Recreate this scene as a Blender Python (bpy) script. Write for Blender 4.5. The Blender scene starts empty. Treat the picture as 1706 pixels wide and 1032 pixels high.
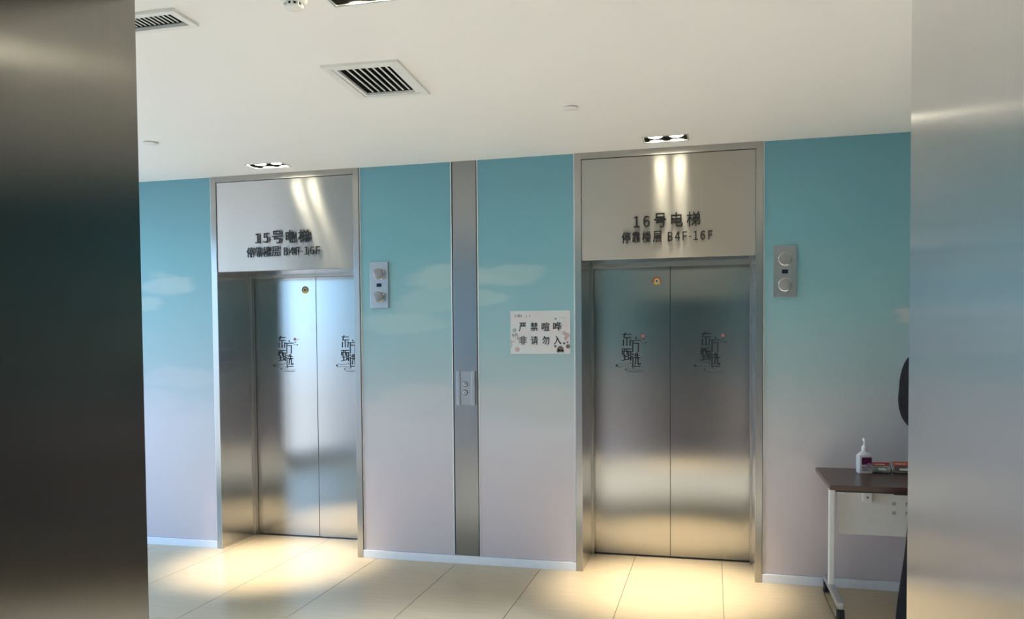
import bpy, bmesh, math, random
from mathutils import Vector, Matrix
random.seed(7)
sc = bpy.context.scene
COL = sc.collection
PI = math.pi

# ------------------------------------------------------------------ camera
CEIL = 2.8085
cam_d = bpy.data.cameras.new('camera'); cam = bpy.data.objects.new('camera', cam_d); COL.objects.link(cam)
YAW, PITCH, ROLL = 0.2466, -0.0339, -0.0078
cam_d.sensor_width = 36.0
cam_d.lens = 1333.4552 / 1706 * 36
cam_d.shift_y = 97.65 / 1706
cam_d.clip_start = 0.02
def cam_axes():
    cw, sw = math.cos(YAW), math.sin(YAW)
    fw, rt, up = Vector((-sw, cw, 0)), Vector((cw, sw, 0)), Vector((0, 0, 1))
    f2 = fw*math.cos(PITCH) + up*math.sin(PITCH); u2 = up*math.cos(PITCH) - fw*math.sin(PITCH)
    r3 = rt*math.cos(ROLL) + u2*math.sin(ROLL); u3 = u2*math.cos(ROLL) - rt*math.sin(ROLL)
    return r3, u3, f2
r3, u3, f2 = cam_axes()
M = Matrix(((r3.x, u3.x, -f2.x, 0), (r3.y, u3.y, -f2.y, -5.3265), (r3.z, u3.z, -f2.z, 1.563), (0, 0, 0, 1)))
cam.matrix_world = M
sc.camera = cam

# ------------------------------------------------------------------ view, world, daylight
vs = sc.view_settings
vs.view_transform = 'Standard'; vs.look = 'None'; vs.gamma = 1.0; vs.use_curve_mapping = False
vs.exposure = 0.62
sc.cycles.use_denoising = True
sc.cycles.max_bounces = 8; sc.cycles.diffuse_bounces = 5; sc.cycles.glossy_bounces = 5; sc.cycles.adaptive_threshold = 0.02
sc.cycles.sample_clamp_indirect = 6.0
XL, XR, YB = -5.15, 4.4, -4.25                       # lobby: left window wall, right end wall, opposite lift wall
SKY_STRENGTH = 3.5
LAMP_W = 330.0                                       # watts of one downlight lamp
LAMP_E = 30.0                                       # emission of the lamp glass
world = bpy.data.worlds.new('world'); sc.world = world; world.use_nodes = True
wn = world.node_tree; wn.nodes.clear()
wo = wn.nodes.new('ShaderNodeOutputWorld'); wb = wn.nodes.new('ShaderNodeBackground')
wb.inputs['Strength'].default_value = SKY_STRENGTH
wtc = wn.nodes.new('ShaderNodeTexCoord'); wsep = wn.nodes.new('ShaderNodeSeparateXYZ'); wr = wn.nodes.new('ShaderNodeValToRGB')
wmr = wn.nodes.new('ShaderNodeMapRange'); wmr.inputs['From Min'].default_value = -1; wmr.inputs['From Max'].default_value = 1
wn.links.new(wtc.outputs['Generated'], wsep.inputs[0]); wn.links.new(wsep.outputs['Z'], wmr.inputs['Value'])
wn.links.new(wmr.outputs[0], wr.inputs[0]); wn.links.new(wr.outputs[0], wb.inputs['Color']); wn.links.new(wb.outputs[0], wo.inputs[0])
els = wr.color_ramp.elements
els[0].position = 0.0; els[0].color = (0.50, 0.52, 0.54, 1)
els[1].position = 1.0; els[1].color = (0.30, 0.55, 1.0, 1)
e = els.new(0.47); e.color = (0.50, 0.52, 0.55, 1)
e = els.new(0.52); e.color = (0.54, 0.80, 1.12, 1)
WIN_Y0, WIN_Y1, WIN_Z0, WIN_Z1 = -4.0, -0.12, 0.10, 2.65
pl = bpy.data.lights.new('daylight_portal', 'AREA'); pl.shape = 'RECTANGLE'; pl.size = WIN_Z1-WIN_Z0; pl.size_y = WIN_Y1-WIN_Y0
pl.cycles.is_portal = True
po = bpy.data.objects.new('daylight_portal', pl); COL.objects.link(po)
po.location = (XL-0.05, (WIN_Y0+WIN_Y1)/2, (WIN_Z0+WIN_Z1)/2); po.rotation_euler = (0, -PI/2, 0)

# ------------------------------------------------------------------ materials
def nmat(name):
    m = bpy.data.materials.new(name); m.use_nodes = True
    nt = m.node_tree; return m, nt, nt.nodes['Principled BSDF']
def node(nt, t, **kw):
    n = nt.nodes.new(t)
    for k, v in kw.items(): setattr(n, k, v)
    return n
def plain(name, col, rough=0.5, metal=0.0, noise=0.04, nscale=30, spec=0.5, emit=0, trans=0.0, coat=0.0):
    m, nt, p = nmat(name)
    tc = node(nt, 'ShaderNodeTexCoord'); nz = node(nt, 'ShaderNodeTexNoise'); nz.inputs['Scale'].default_value = nscale
    mx = node(nt, 'ShaderNodeMix', data_type='RGBA')
    nt.links.new(tc.outputs['Object'], nz.inputs['Vector']); nt.links.new(nz.outputs['Fac'], mx.inputs[0])
    mx.inputs[6].default_value = tuple(c*(1-noise) for c in col[:3])+(1,)
    mx.inputs[7].default_value = tuple(min(1, c*(1+noise)) for c in col[:3])+(1,)
    nt.links.new(mx.outputs[2], p.inputs['Base Color'])
    p.inputs['Roughness'].default_value = rough; p.inputs['Metallic'].default_value = metal
    p.inputs['Specular IOR Level'].default_value = spec
    p.inputs['Transmission Weight'].default_value = trans; p.inputs['Coat Weight'].default_value = coat
    if emit:
        p.inputs['Emission Color'].default_value = tuple(col[:3])+(1,); p.inputs['Emission Strength'].default_value = emit
    return m
def steel(name, col, rough, aniso, spread, line=0.05):
    """brushed steel; spread 'h': reflections smear sideways (vertical grain), 'v': up and down (horizontal grain)"""
    m, nt, p = nmat(name)
    g = node(nt, 'ShaderNodeNewGeometry')
    mp = node(nt, 'ShaderNodeMapping'); nz = node(nt, 'ShaderNodeTexNoise')
    mp.inputs['Scale'].default_value = (260, 260, 0.7) if spread == 'h' else (0.7, 0.7, 260)
    nz.inputs['Scale'].default_value = 1.0; nz.inputs['Detail'].default_value = 3
    nt.links.new(g.outputs['Position'], mp.inputs['Vector']); nt.links.new(mp.outputs[0], nz.inputs['Vector'])
    mx = node(nt, 'ShaderNodeMix', data_type='RGBA')
    mx.inputs[6].default_value = tuple(c*(1-line) for c in col)+(1,); mx.inputs[7].default_value = tuple(min(1, c*(1+line)) for c in col)+(1,)
    nt.links.new(nz.outputs['Fac'], mx.inputs[0]); nt.links.new(mx.outputs[2], p.inputs['Base Color'])
    p.inputs['Metallic'].default_value = 1.0; p.inputs['Roughness'].default_value = rough
    p.inputs['Anisotropic'].default_value = aniso
    if spread == 'v':
        t = node(nt, 'ShaderNodeCombineXYZ'); t.inputs[1].default_value = 0.02; t.inputs[2].default_value = 1.0
        nt.links.new(t.outputs[0], p.inputs['Tangent'])
    else:
        t = node(nt, 'ShaderNodeVectorMath', operation='CROSS_PRODUCT'); t.inputs[1].default_value = (0, 0.02, 1)
        nt.links.new(g.outputs['Normal'], t.inputs[0]); nt.links.new(t.outputs[0], p.inputs['Tangent'])
    return m

MAT = {}
MAT['steel_door'] = steel('brushed_steel_vertical_grain', (0.47, 0.47, 0.465), 0.16, 0.92, 'h')
MAT['steel_frame'] = steel('brushed_steel_frame', (0.44, 0.435, 0.42), 0.32, 0.8, 'h')
MAT['steel_transom'] = steel('brushed_steel_horizontal_grain', (0.48, 0.47, 0.45), 0.36, 1.0, 'v')
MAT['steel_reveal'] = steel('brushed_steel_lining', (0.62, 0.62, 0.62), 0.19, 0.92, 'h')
MAT['steel_reveal_dimmed'] = steel('brushed_steel_lining_dimmed', (0.31, 0.30, 0.285), 0.20, 0.92, 'h')  # same lining steel; its dim reflection on the left is put into the colour
MAT['steel_post'] = steel('brushed_steel_post', (0.35, 0.36, 0.37), 0.30, 0.85, 'h')
MAT['steel_plate'] = steel('satin_steel_plate', (0.44, 0.45, 0.47), 0.38, 0.5, 'h', 0.08)
MAT['chrome'] = plain('polished_chrome', (0.75, 0.75, 0.75), 0.12, 1.0)
MAT['ceil'] = plain('white_ceiling_paint', (0.88, 0.88, 0.88), 0.75, noise=0.012, nscale=2)
MAT['white'] = plain('white_enamel', (0.82, 0.82, 0.81), 0.4)
MAT['base'] = plain('pale_blue_white_baseboard', (0.84, 0.89, 0.97), 0.35)
MAT['trimwhite'] = plain('white_edge_profile', (0.80, 0.82, 0.84), 0.3)
MAT['dark'] = plain('matt_black_cavity', (0.012, 0.012, 0.012), 0.8)
MAT['black'] = plain('black_acrylic', (0.012, 0.012, 0.014), 0.3)
MAT['grout'] = plain('dark_grout', (0.16, 0.13, 0.10), 0.9)
MAT['rightwall'] = plain('dark_taupe_wall', (0.07, 0.068, 0.065), 0.6)
MAT['greywall'] = plain('grey_wall', (0.45, 0.46, 0.48), 0.6)
MAT['carfloor'] = plain('dark_car_floor', (0.10, 0.09, 0.08), 0.5)
MAT['carsteel'] = steel('dark_car_steel', (0.30, 0.30, 0.30), 0.35, 0.8, 'h')
MAT['lampglass'] = plain('glowing_lamp_glass', (1.0, 0.92, 0.68), 0.4, emit=LAMP_E, noise=0)
MAT['lens'] = plain('frosted_lens', (0.26, 0.27, 0.28), 0.28, coat=0.6, nscale=120, noise=0.10)
MAT['screen'] = plain('dark_display', (0.012, 0.016, 0.035), 0.15)
MAT['wood'] = None
MAT['red'] = plain('red_print', (0.50, 0.05, 0.06), 0.5)
MAT['redorange'] = plain('orange_red_print', (0.55, 0.09, 0.04), 0.5)
MAT['yellow'] = plain('yellow_ring', (0.80, 0.62, 0.05), 0.5)
MAT['pinkdot'] = plain('pink_red_dot', (0.62, 0.16, 0.20), 0.5)
MAT['ink'] = plain('logo_ink', (0.015, 0.018, 0.025), 0.5)
MAT['inkfade'] = plain('grey_logo_ink', (0.10, 0.11, 0.13), 0.5)
MAT['rubber'] = plain('black_rubber', (0.02, 0.02, 0.022), 0.6)
MAT['alu'] = plain('brushed_aluminium', (0.62, 0.64, 0.66), 0.35, 1.0)
MAT['bottle'] = plain('white_plastic', (0.86, 0.88, 0.92), 0.3)
MAT['purple'] = plain('purple_label', (0.15, 0.012, 0.09), 0.45)
MAT['lilac'] = plain('lilac_label', (0.45, 0.34, 0.50), 0.5)
MAT['card'] = plain('white_card', (0.72, 0.74, 0.74), 0.6)
MAT['cardgreen'] = plain('grey_green_card', (0.30, 0.38, 0.37), 0.6)
MAT['cardtext'] = plain('grey_card_print', (0.16, 0.15, 0.16), 0.6)
MAT['acrylic'] = plain('clear_acrylic', (0.95, 0.97, 0.97), 0.03, trans=1.0, noise=0)
def thin_glass():
    m, nt, p = nmat('thin_window_glass'); nt.nodes.remove(p)
    t = node(nt, 'ShaderNodeBsdfTransparent'); t.inputs[0].default_value = (0.94, 0.97, 0.98, 1)
    gl = node(nt, 'ShaderNodeBsdfGlossy'); gl.inputs['Roughness'].default_value = 0.02
    mx = node(nt, 'ShaderNodeMixShader'); mx.inputs[0].default_value = 0.07
    nt.links.new(t.outputs[0], mx.inputs[1]); nt.links.new(gl.outputs[0], mx.inputs[2])
    nt.links.new(mx.outputs[0], nt.nodes['Material Output'].inputs['Surface'])
    return m
MAT['glass'] = thin_glass()
MAT['winframe'] = plain('grey_window_frame', (0.30, 0.31, 0.33), 0.5)
MAT['suit'] = plain('black_suit_cloth', (0.010, 0.011, 0.015), 0.85, noise=0.25, nscale=60, spec=0.25)
MAT['trouser'] = plain('black_trouser_cloth', (0.008, 0.009, 0.012), 0.85, noise=0.25, nscale=60, spec=0.25)
MAT['skin'] = plain('skin', (0.60, 0.36, 0.26), 0.5)
MAT['shirt'] = plain('white_shirt', (0.75, 0.76, 0.78), 0.7)
MAT['hair'] = plain('black_hair', (0.012, 0.010, 0.009), 0.6)
MAT['shoe'] = plain('black_leather', (0.010, 0.010, 0.010), 0.25)
MAT['eyewhite'] = plain('eye_white', (0.75, 0.74, 0.72), 0.2)
MAT['lip'] = plain('lip', (0.45, 0.18, 0.16), 0.5)
MAT['leafprint'] = plain('brown_leaf_print', (0.13, 0.10, 0.10), 0.6, noise=0.3, nscale=90)
MAT['flowerprint'] = plain('pink_flower_print', (0.52, 0.38, 0.38), 0.6, noise=0.15, nscale=90)
MAT['treeprint'] = plain('grey_green_tree_print', (0.36, 0.42, 0.40), 0.6, noise=0.2, nscale=90)

def mural():
    m, nt, p = nmat('sky_mural_print')
    L = nt.links.new
    g = node(nt, 'ShaderNodeNewGeometry'); s = node(nt, 'ShaderNodeSeparateXYZ'); L(g.outputs['Position'], s.inputs[0])
    # warped coordinates for hand painted edges
    mp = node(nt, 'ShaderNodeMapping'); mp.inputs['Scale'].default_value = (1.2, 1.2, 5.0); L(g.outputs['Position'], mp.inputs[0])
    nz = node(nt, 'ShaderNodeTexNoise'); nz.inputs['Scale'].default_value = 2.2; nz.inputs['Detail'].default_value = 4; L(mp.outputs[0], nz.inputs['Vector'])
    nsep = node(nt, 'ShaderNodeSeparateColor'); L(nz.outputs['Color'], nsep.inputs[0])
    def M(op, a, b=None, c=None):
        n = node(nt, 'ShaderNodeMath', operation=op)
        for i, v in enumerate((a, b, c)):
            if v is None: continue
            if isinstance(v, (int, float)): n.inputs[i].default_value = v
            else: L(v, n.inputs[i])
        return n.outputs[0]
    dx = M('MULTIPLY', M('SUBTRACT', nsep.outputs[0], 0.5), 0.30)
    dz = M('MULTIPLY', M('SUBTRACT', nsep.outputs[1], 0.5), 0.16)
    X = M('ADD', s.outputs['X'], dx); Z = M('ADD', s.outputs['Z'], dz)
    zr = M('DIVIDE', M('ADD', s.outputs['Z'], M('MULTIPLY', dz, 0.6)), CEIL)
    r = node(nt, 'ShaderNodeValToRGB'); L(zr, r.inputs[0])
    cr = r.color_ramp.elements
    cr[0].position = 0.0; cr[0].color = (0.62, 0.565, 0.595, 1)
    cr[1].position = 1.0; cr[1].color = (0.15, 0.355, 0.435, 1)
    for pz, c in ((0.18, (0.62, 0.57, 0.61)), (0.34, (0.58, 0.58, 0.63)), (0.48, (0.37, 0.50, 0.545)), (0.62, (0.27, 0.48, 0.54)), (0.80, (0.18, 0.415, 0.495))):
        e = cr.new(pz); e.color = c+(1,)
    col = r.outputs[0]
    # painted clouds: centre x, centre z, half width, half height, opacity, colour
    pale = (0.48, 0.61, 0.60); warm = (0.60, 0.60, 0.63)
    clouds = [(-1.80, 2.02, 0.34, 0.10, .55, pale), (-1.36, 2.03, 0.26, 0.085, .55, pale), (-1.52, 1.86, 0.16, 0.06, .5, pale),
              (-1.95, 1.86, 0.26, 0.10, .4, pale), (-2.15, 1.70, 0.34, 0.09, .45, pale), (-4.05, 2.02, 0.24, 0.09, .6, (0.50, .62, .62)), (-4.25, 1.88, 0.18, 0.06, .5, (0.50, .62, .62)),
              (-2.05, 1.18, 0.30, 0.10, .45, warm), (-2.35, 1.05, 0.34, 0.10, .4, warm), (-1.10, 1.12, 0.30, 0.15, .4, (.52, .54, .51)), (-1.48, 1.18, 0.16, 0.10, .4, (.52, .55, .54)),
              (-3.95, 1.30, 0.40, 0.08, .4, warm), (-4.25, 1.10, 0.30, 0.12, .4, warm), (1.25, 1.70, 0.19, 0.055, .75, (0.60, .60, .60)), (1.30, 1.56, 0.12, 0.03, .6, (0.60, .60, .60)), (2.4, 2.0, 0.4, 0.1, .5, pale)]
    for (cx, cz, rx, rz, op, c) in clouds:
        a = M('POWER', M('ABSOLUTE', M('DIVIDE', M('SUBTRACT', X, cx), rx)), 2.0)
        b = M('POWER', M('ABSOLUTE', M('DIVIDE', M('SUBTRACT', Z, cz), rz)), 2.0)
        mr = node(nt, 'ShaderNodeMapRange', interpolation_type='SMOOTHSTEP')
        L(M('ADD', a, b), mr.inputs['Value']); mr.inputs['From Min'].default_value = 1.25; mr.inputs['From Max'].default_value = 0.35
        mr.inputs['To Min'].default_value = 0.0; mr.inputs['To Max'].default_value = op*0.8
        wv = M('MULTIPLY', mr.outputs[0], M('ADD', 0.65, M('MULTIPLY', nsep.outputs[2], 0.7)))
        mx = node(nt, 'ShaderNodeMix', data_type='RGBA'); L(wv, mx.inputs[0]); L(col, mx.inputs[6]); mx.inputs[7].default_value = c+(1,)
        col = mx.outputs[2]
    L(col, p.inputs['Base Color'])
    p.inputs['Roughness'].default_value = 0.42; p.inputs['Specular IOR Level'].default_value = 0.35
    return m
MAT['mural'] = mural()

def floor_tile():
    m, nt, p = nmat('beige_stone_tile'); L = nt.links.new
    g = node(nt, 'ShaderNodeNewGeometry'); mp = node(nt, 'ShaderNodeMapping'); mp.inputs['Scale'].default_value = (2.0, 16, 1); L(g.outputs['Position'], mp.inputs[0])
    nz = node(nt, 'ShaderNodeTexNoise'); nz.inputs['Scale'].default_value = 2.0; nz.inputs['Detail'].default_value = 6; L(mp.outputs[0], nz.inputs['Vector'])
    oi = node(nt, 'ShaderNodeObjectInfo')
    ad = node(nt, 'ShaderNodeMath', operation='MULTIPLY_ADD'); L(oi.outputs['Random'], ad.inputs[0]); ad.inputs[1].default_value = 0.25; L(nz.outputs['Fac'], ad.inputs[2])
    r = node(nt, 'ShaderNodeValToRGB'); L(ad.outputs[0], r.inputs[0])
    r.color_ramp.elements[0].position = 0.30; r.color_ramp.elements[0].color = (0.48, 0.38, 0.235, 1)
    r.color_ramp.elements[1].position = 0.95; r.color_ramp.elements[1].color = (0.57, 0.47, 0.31, 1)
    L(r.outputs[0], p.inputs['Base Color']); p.inputs['Roughness'].default_value = 0.28
    return m
MAT['tile'] = floor_tile()
def wood():
    m, nt, p = nmat('dark_walnut_laminate'); L = nt.links.new
    g = node(nt, 'ShaderNodeTexCoord'); mp = node(nt, 'ShaderNodeMapping'); mp.inputs['Scale'].default_value = (3, 40, 40); L(g.outputs['Object'], mp.inputs[0])
    nz = node(nt, 'ShaderNodeTexNoise'); nz.inputs['Scale'].default_value = 1.5; nz.inputs['Detail'].default_value = 5; L(mp.outputs[0], nz.inputs['Vector'])
    r = node(nt, 'ShaderNodeValToRGB'); L(nz.outputs['Fac'], r.inputs[0])
    r.color_ramp.elements[0].color = (0.045, 0.022, 0.014, 1); r.color_ramp.elements[1].color = (0.11, 0.06, 0.04, 1)
    L(r.outputs[0], p.inputs['Base Color']); p.inputs['Roughness'].default_value = 0.28
    return m
MAT['wood'] = wood()
def sign_paper():
    m, nt, p = nmat('printed_notice_paper'); L = nt.links.new
    g = node(nt, 'ShaderNodeTexCoord'); mp = node(nt, 'ShaderNodeMapping'); mp.inputs['Scale'].default_value = (6, 6, 14); L(g.outputs['Object'], mp.inputs[0])
    nz = node(nt, 'ShaderNodeTexNoise'); nz.inputs['Scale'].default_value = 1.0; nz.inputs['Detail'].default_value = 4; L(mp.outputs[0], nz.inputs['Vector'])
    r = node(nt, 'ShaderNodeValToRGB'); L(nz.outputs['Fac'], r.inputs[0])
    r.color_ramp.elements[0].position = 0.35; r.color_ramp.elements[0].color = (0.60, 0.67, 0.69, 1)
    r.color_ramp.elements[1].position = 0.65; r.color_ramp.elements[1].color = (0.67, 0.61, 0.64, 1)
    L(r.outputs[0], p.inputs['Base Color']); p.inputs['Roughness'].default_value = 0.35
    return m
MAT['sign'] = sign_paper()

# ------------------------------------------------------------------ builders
class B:
    """collects shapes given in world coordinates; build() links them as one mesh whose origin is org"""
    def __init__(s, org=(0, 0, 0)): s.bm = bmesh.new(); s.o = Vector(org)
    def box(s, x0, x1, y0, y1, z0, z1, bev=0.0, rot=None):
        x0, x1 = min(x0, x1), max(x0, x1); y0, y1 = min(y0, y1), max(y0, y1); z0, z1 = min(z0, z1), max(z0, z1)
        c = Vector(((x0+x1)/2, (y0+y1)/2, (z0+z1)/2))
        r = bmesh.ops.create_cube(s.bm, size=1.0, matrix=Matrix.Diagonal((x1-x0, y1-y0, z1-z0, 1)))
        vs = r['verts']
        if bev > 0:
            ed = list({e for v in vs for e in v.link_edges})
            r = bmesh.ops.bevel(s.bm, geom=ed, offset=bev, segments=2, affect='EDGES', profile=0.6)
            vs = list({v for f in r['faces'] for v in f.verts} | {v for v in vs if v.is_valid})
        T = Matrix.Translation(c - s.o)
        if rot is not None: T = T @ rot
        bmesh.ops.transform(s.bm, matrix=T, verts=vs)
        return s
    def lathe(s, prof, c, axis='z', seg=24, sx=1.0, sy=1.0):
        """prof: (radius, height) list; c: world centre; axis: direction of height"""
        rings = []
        for (r, h) in prof:
            ring = []
            for k in range(seg):
                a = 2*PI*k/seg; u, v = r*math.cos(a)*sx, r*math.sin(a)*sy
                if axis == 'z': q = Vector((u, v, h))
                elif axis == 'y': q = Vector((u, h, v))
                else: q = Vector((h, u, v))
                ring.append(s.bm.verts.new(Vector(c)+q-s.o))
            rings.append(ring)
        for a, b in zip(rings[:-1], rings[1:]):
            for k in range(seg):
                s.bm.faces.new((a[k], a[(k+1) % seg], b[(k+1) % seg], b[k]))
        s.bm.faces.new(rings[0][::-1]); s.bm.faces.new(rings[-1])
        return s
    def tube(s, pts, rad, seg=10):
        pts = [Vector(p)-s.o for p in pts]; n = len(pts); rads = rad if isinstance(rad, (list, tuple)) else [rad]*n
        rings = []
        for i, p in enumerate(pts):
            d = (pts[min(i+1, n-1)]-pts[max(i-1, 0)]).normalized()
            ref = Vector((0, 0, 1)) if abs(d.z) < 0.9 else Vector((1, 0, 0))
            u = d.cross(ref).normalized(); v = d.cross(u)
            rings.append([s.bm.verts.new(p+(u*math.cos(2*PI*k/seg)+v*math.sin(2*PI*k/seg))*rads[i]) for k in range(seg)])
        for a, b in zip(rings[:-1], rings[1:]):
            for k in range(seg): s.bm.faces.new((a[k], a[(k+1) % seg], b[(k+1) % seg], b[k]))
        s.bm.faces.new(rings[0][::-1]); s.bm.faces.new(rings[-1])
        return s
    def prism(s, pts2, y0, y1):
        """outline of (x, z) points extruded from y0 to y1"""
        a = [s.bm.verts.new(Vector((x, y0, z))-s.o) for x, z in pts2]; b = [s.bm.verts.new(Vector((x, y1, z))-s.o) for x, z in pts2]
        n = len(pts2)
        s.bm.faces.new(a); s.bm.faces.new(b[::-1])
        for k in range(n): s.bm.faces.new((a[k], b[k], b[(k+1) % n], a[(k+1) % n]))
        return s
    def stroke(s, x0, z0, x1, z1, w, y0, y1):
        d = Vector((x1-x0, z1-z0)); L = max(d.length, 1e-6); d = d/L; n = Vector((-d.y, d.x))*w/2; d = d*w*0.25
        return s.prism([(x0-d.x+n.x, z0-d.y+n.y), (x0-d.x-n.x, z0-d.y-n.y), (x1+d.x-n.x, z1+d.y-n.y), (x1+d.x+n.x, z1+d.y+n.y)], y0, y1)
    def holed(s, x0, x1, y0, y1, z0, z1, holes):
        """horizontal slab with rectangular holes (x0,x1,y0,y1)"""
        xs = sorted({x0, x1, *[h[0] for h in holes], *[h[1] for h in holes]}); ys = sorted({y0, y1, *[h[2] for h in holes], *[h[3] for h in holes]})
        for i in range(len(xs)-1):
            for j in range(len(ys)-1):
                mx, my = (xs[i]+xs[i+1])/2, (ys[j]+ys[j+1])/2
                if any(h[0] < mx < h[1] and h[2] < my < h[3] for h in holes): continue
                s.box(xs[i], xs[i+1], ys[j], ys[j+1], z0, z1)
        return s
    def build(s, name, mat, parent=None, smooth=False):
        bmesh.ops.recalc_face_normals(s.bm, faces=s.bm.faces)
        me = bpy.data.meshes.new(name); s.bm.to_mesh(me); s.bm.free()
        if smooth:
            for p in me.polygons: p.use_smooth = True
            try: me.set_sharp_from_angle(angle=math.radians(38))
            except Exception: pass
        me.materials.append(MAT[mat] if isinstance(mat, str) else mat)
        o = bpy.data.objects.new(name, me); COL.objects.link(o)
        if parent is None: o.location = s.o
        else: o.parent = parent
        return o
def empty(name, loc):
    o = bpy.data.objects.new(name, None); COL.objects.link(o); o.location = loc; o.empty_display_size = 0.05; return o
def tag(o, label=None, cat=None, group=None, kind=None):
    if label: o['label'] = label
    if cat: o['category'] = cat
    if group: o['group'] = group
    if kind: o['kind'] = kind
    return o
def copy_tree(o, parent=None):
    c = o.copy(); COL.objects.link(c); c.parent = parent
    for ch in list(o.children): copy_tree(ch, c)
    return c
def part(name, org, mat, parent, fn, smooth=False):
    b = B(org); fn(b); return b.build(name, mat, parent, smooth)
GLYPH = {
 '1': [[31,0,172,0,172,27,120,27,120,257,96,257,85,251,72,246,58,242,42,238,42,218,88,218,88,27,31,27]],
 '4': [[119,0,149,0,149,71,183,71,183,96,149,96,149,257,114,257,7,92,7,71,119,71],[119,96,40,96,99,184,119,222,121,222,119,175]],
 '5': [[92,-5,123,1,150,18,169,46,176,83,170,120,153,146,128,160,98,165,87,165,78,163,69,159,60,155,67,229,163,229,163,257,39,257,30,137,47,126,58,133,68,137,78,140,90,141,112,137,129,126,139,107,143,83,139,57,127,38,110,26,89,22,68,24,51,31,37,40,26,50,9,29,24,17,42,6,64,-2]],
 '6': [[105,-5,134,1,157,18,173,45,179,79,174,114,160,139,137,154,108,159,93,157,77,151,63,141,50,129,56,179,70,212,91,229,116,235,127,234,138,230,148,223,157,215,175,235,163,246,149,254,133,259,114,261,79,254,48,230,27,187,20,123,26,67,44,27,71,3],[50,103,63,118,77,128,90,134,103,136,123,132,137,120,146,102,149,79,145,55,136,37,123,25,105,21,84,26,67,42,56,68]],
 'B': [[35,0,117,0,156,5,187,19,207,42,214,75,210,99,200,117,183,129,162,137,162,138,178,147,190,159,197,176,200,194,193,223,175,242,147,253,111,257,35,257],[68,148,68,231,107,231,134,229,153,222,164,209,168,190,164,172,153,159,134,151,106,148],[68,26,68,123,112,123,142,120,164,111,178,97,182,76,178,54,164,38,142,29,112,26]],
 'F': [[35,0,68,0,68,115,166,115,166,143,68,143,68,229,183,229,183,257,35,257]],
 '-': [[16,86,106,86,106,110,16,110]]}
def char_part(name, ch, x0, x1, z0, z1, yfront, thick, mat, parent, org, bold=0.0, stamp=()):
    """one raised character facing -y whose ink box is x0..x1, z0..z1; stamp: extra copies shifted by (dx, dz) for heavier strokes"""
    if ch in GLYPH:
        c = bpy.data.curves.new('lettering_source', 'CURVE'); c.dimensions = '2D'; c.fill_mode = 'BOTH'
        for poly in GLYPH[ch]:
            sp = c.splines.new('POLY'); sp.points.add(len(poly)//2-1); sp.use_cyclic_u = True
            for i in range(len(poly)//2): sp.points[i].co = (poly[2*i]*0.0003, poly[2*i+1]*0.0003, 0, 1)
    else:
        c = bpy.data.curves.new('lettering_source', 'FONT'); c.body = ch; c.size = 0.1; c.resolution_u = 3
    c.extrude = thick/2; c.offset = bold
    t = bpy.data.objects.new('lettering_source', c); COL.objects.link(t)
    dg = bpy.context.evaluated_depsgraph_get()
    me = bpy.data.meshes.new_from_object(t.evaluated_get(dg))
    bpy.data.objects.remove(t); bpy.data.curves.remove(c)
    xs = [v.co.x for v in me.vertices]; ys = [v.co.y for v in me.vertices]; zs = [v.co.z for v in me.vertices]
    ax, bx, ay, by, az, bz = min(xs), max(xs), min(ys), max(ys), min(zs), max(zs)
    for v in me.vertices:
        X = x0+(v.co.x-ax)/(bx-ax)*(x1-x0); Z = z0+(v.co.y-ay)/(by-ay)*(z1-z0)
        Y = yfront+(bz-v.co.z)/max(bz-az, 1e-9)*thick
        v.co = Vector((X, Y, Z))-Vector(org)
    if stamp:
        bm = bmesh.new(); bm.from_mesh(me); base = bm.verts[:]+bm.edges[:]+bm.faces[:]
        for dx, dz in stamp:
            r = bmesh.ops.duplicate(bm, geom=base)
            bmesh.ops.translate(bm, verts=[q for q in r['geom'] if isinstance(q, bmesh.types.BMVert)], vec=(dx, -0.00005, dz))
        bm.to_mesh(me); bm.free()
    me.materials.clear(); me.materials.append(MAT[mat]); me.name = name
    o = bpy.data.objects.new(name, me); COL.objects.link(o); o.parent = parent
    return o

# ------------------------------------------------------------------ floor: stone tiles 0.603 x 1.90 m
TILE_W, TILE_L, J0 = 0.603, 1.90, -3.5595
fl = B(); fl.box(XL-0.1, XR+0.1, YB-0.5, 0.5, -0.08, -0.006)
floor = tag(fl.build('floor', 'grout'), kind='structure')
tile_proto = None
for i in range(-4, 14):
    xa = J0+i*TILE_W; xb = xa+TILE_W
    if xb < XL or xa > XR: continue
    for j in range(-1, 3):
        ya, yb = 0.455-j*TILE_L-TILE_L, 0.455-j*TILE_L
        xa2, xb2, ya2, yb2 = max(xa, XL), min(xb, XR), max(ya, YB-0.455), min(yb, 0.455)
        if yb2-ya2 < 0.05 or xb2-xa2 < 0.02: continue
        c = ((xa2+xb2)/2, (ya2+yb2)/2, 0)
        full = (xb2-xa2 > TILE_W-1e-4) and (yb2-ya2 > TILE_L-1e-4)
        if full and tile_proto:
            o = bpy.data.objects.new('tile', tile_proto); COL.objects.link(o); o.parent = floor; o.location = c
        else:
            b = B(c); b.box(xa2+.0016, xb2-.0016, ya2+.0016, yb2-.0016, -0.006, 0.0, bev=0.0012)
            o = b.build('tile', 'tile', floor); o.location = c
            if full: tile_proto = o.data

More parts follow.
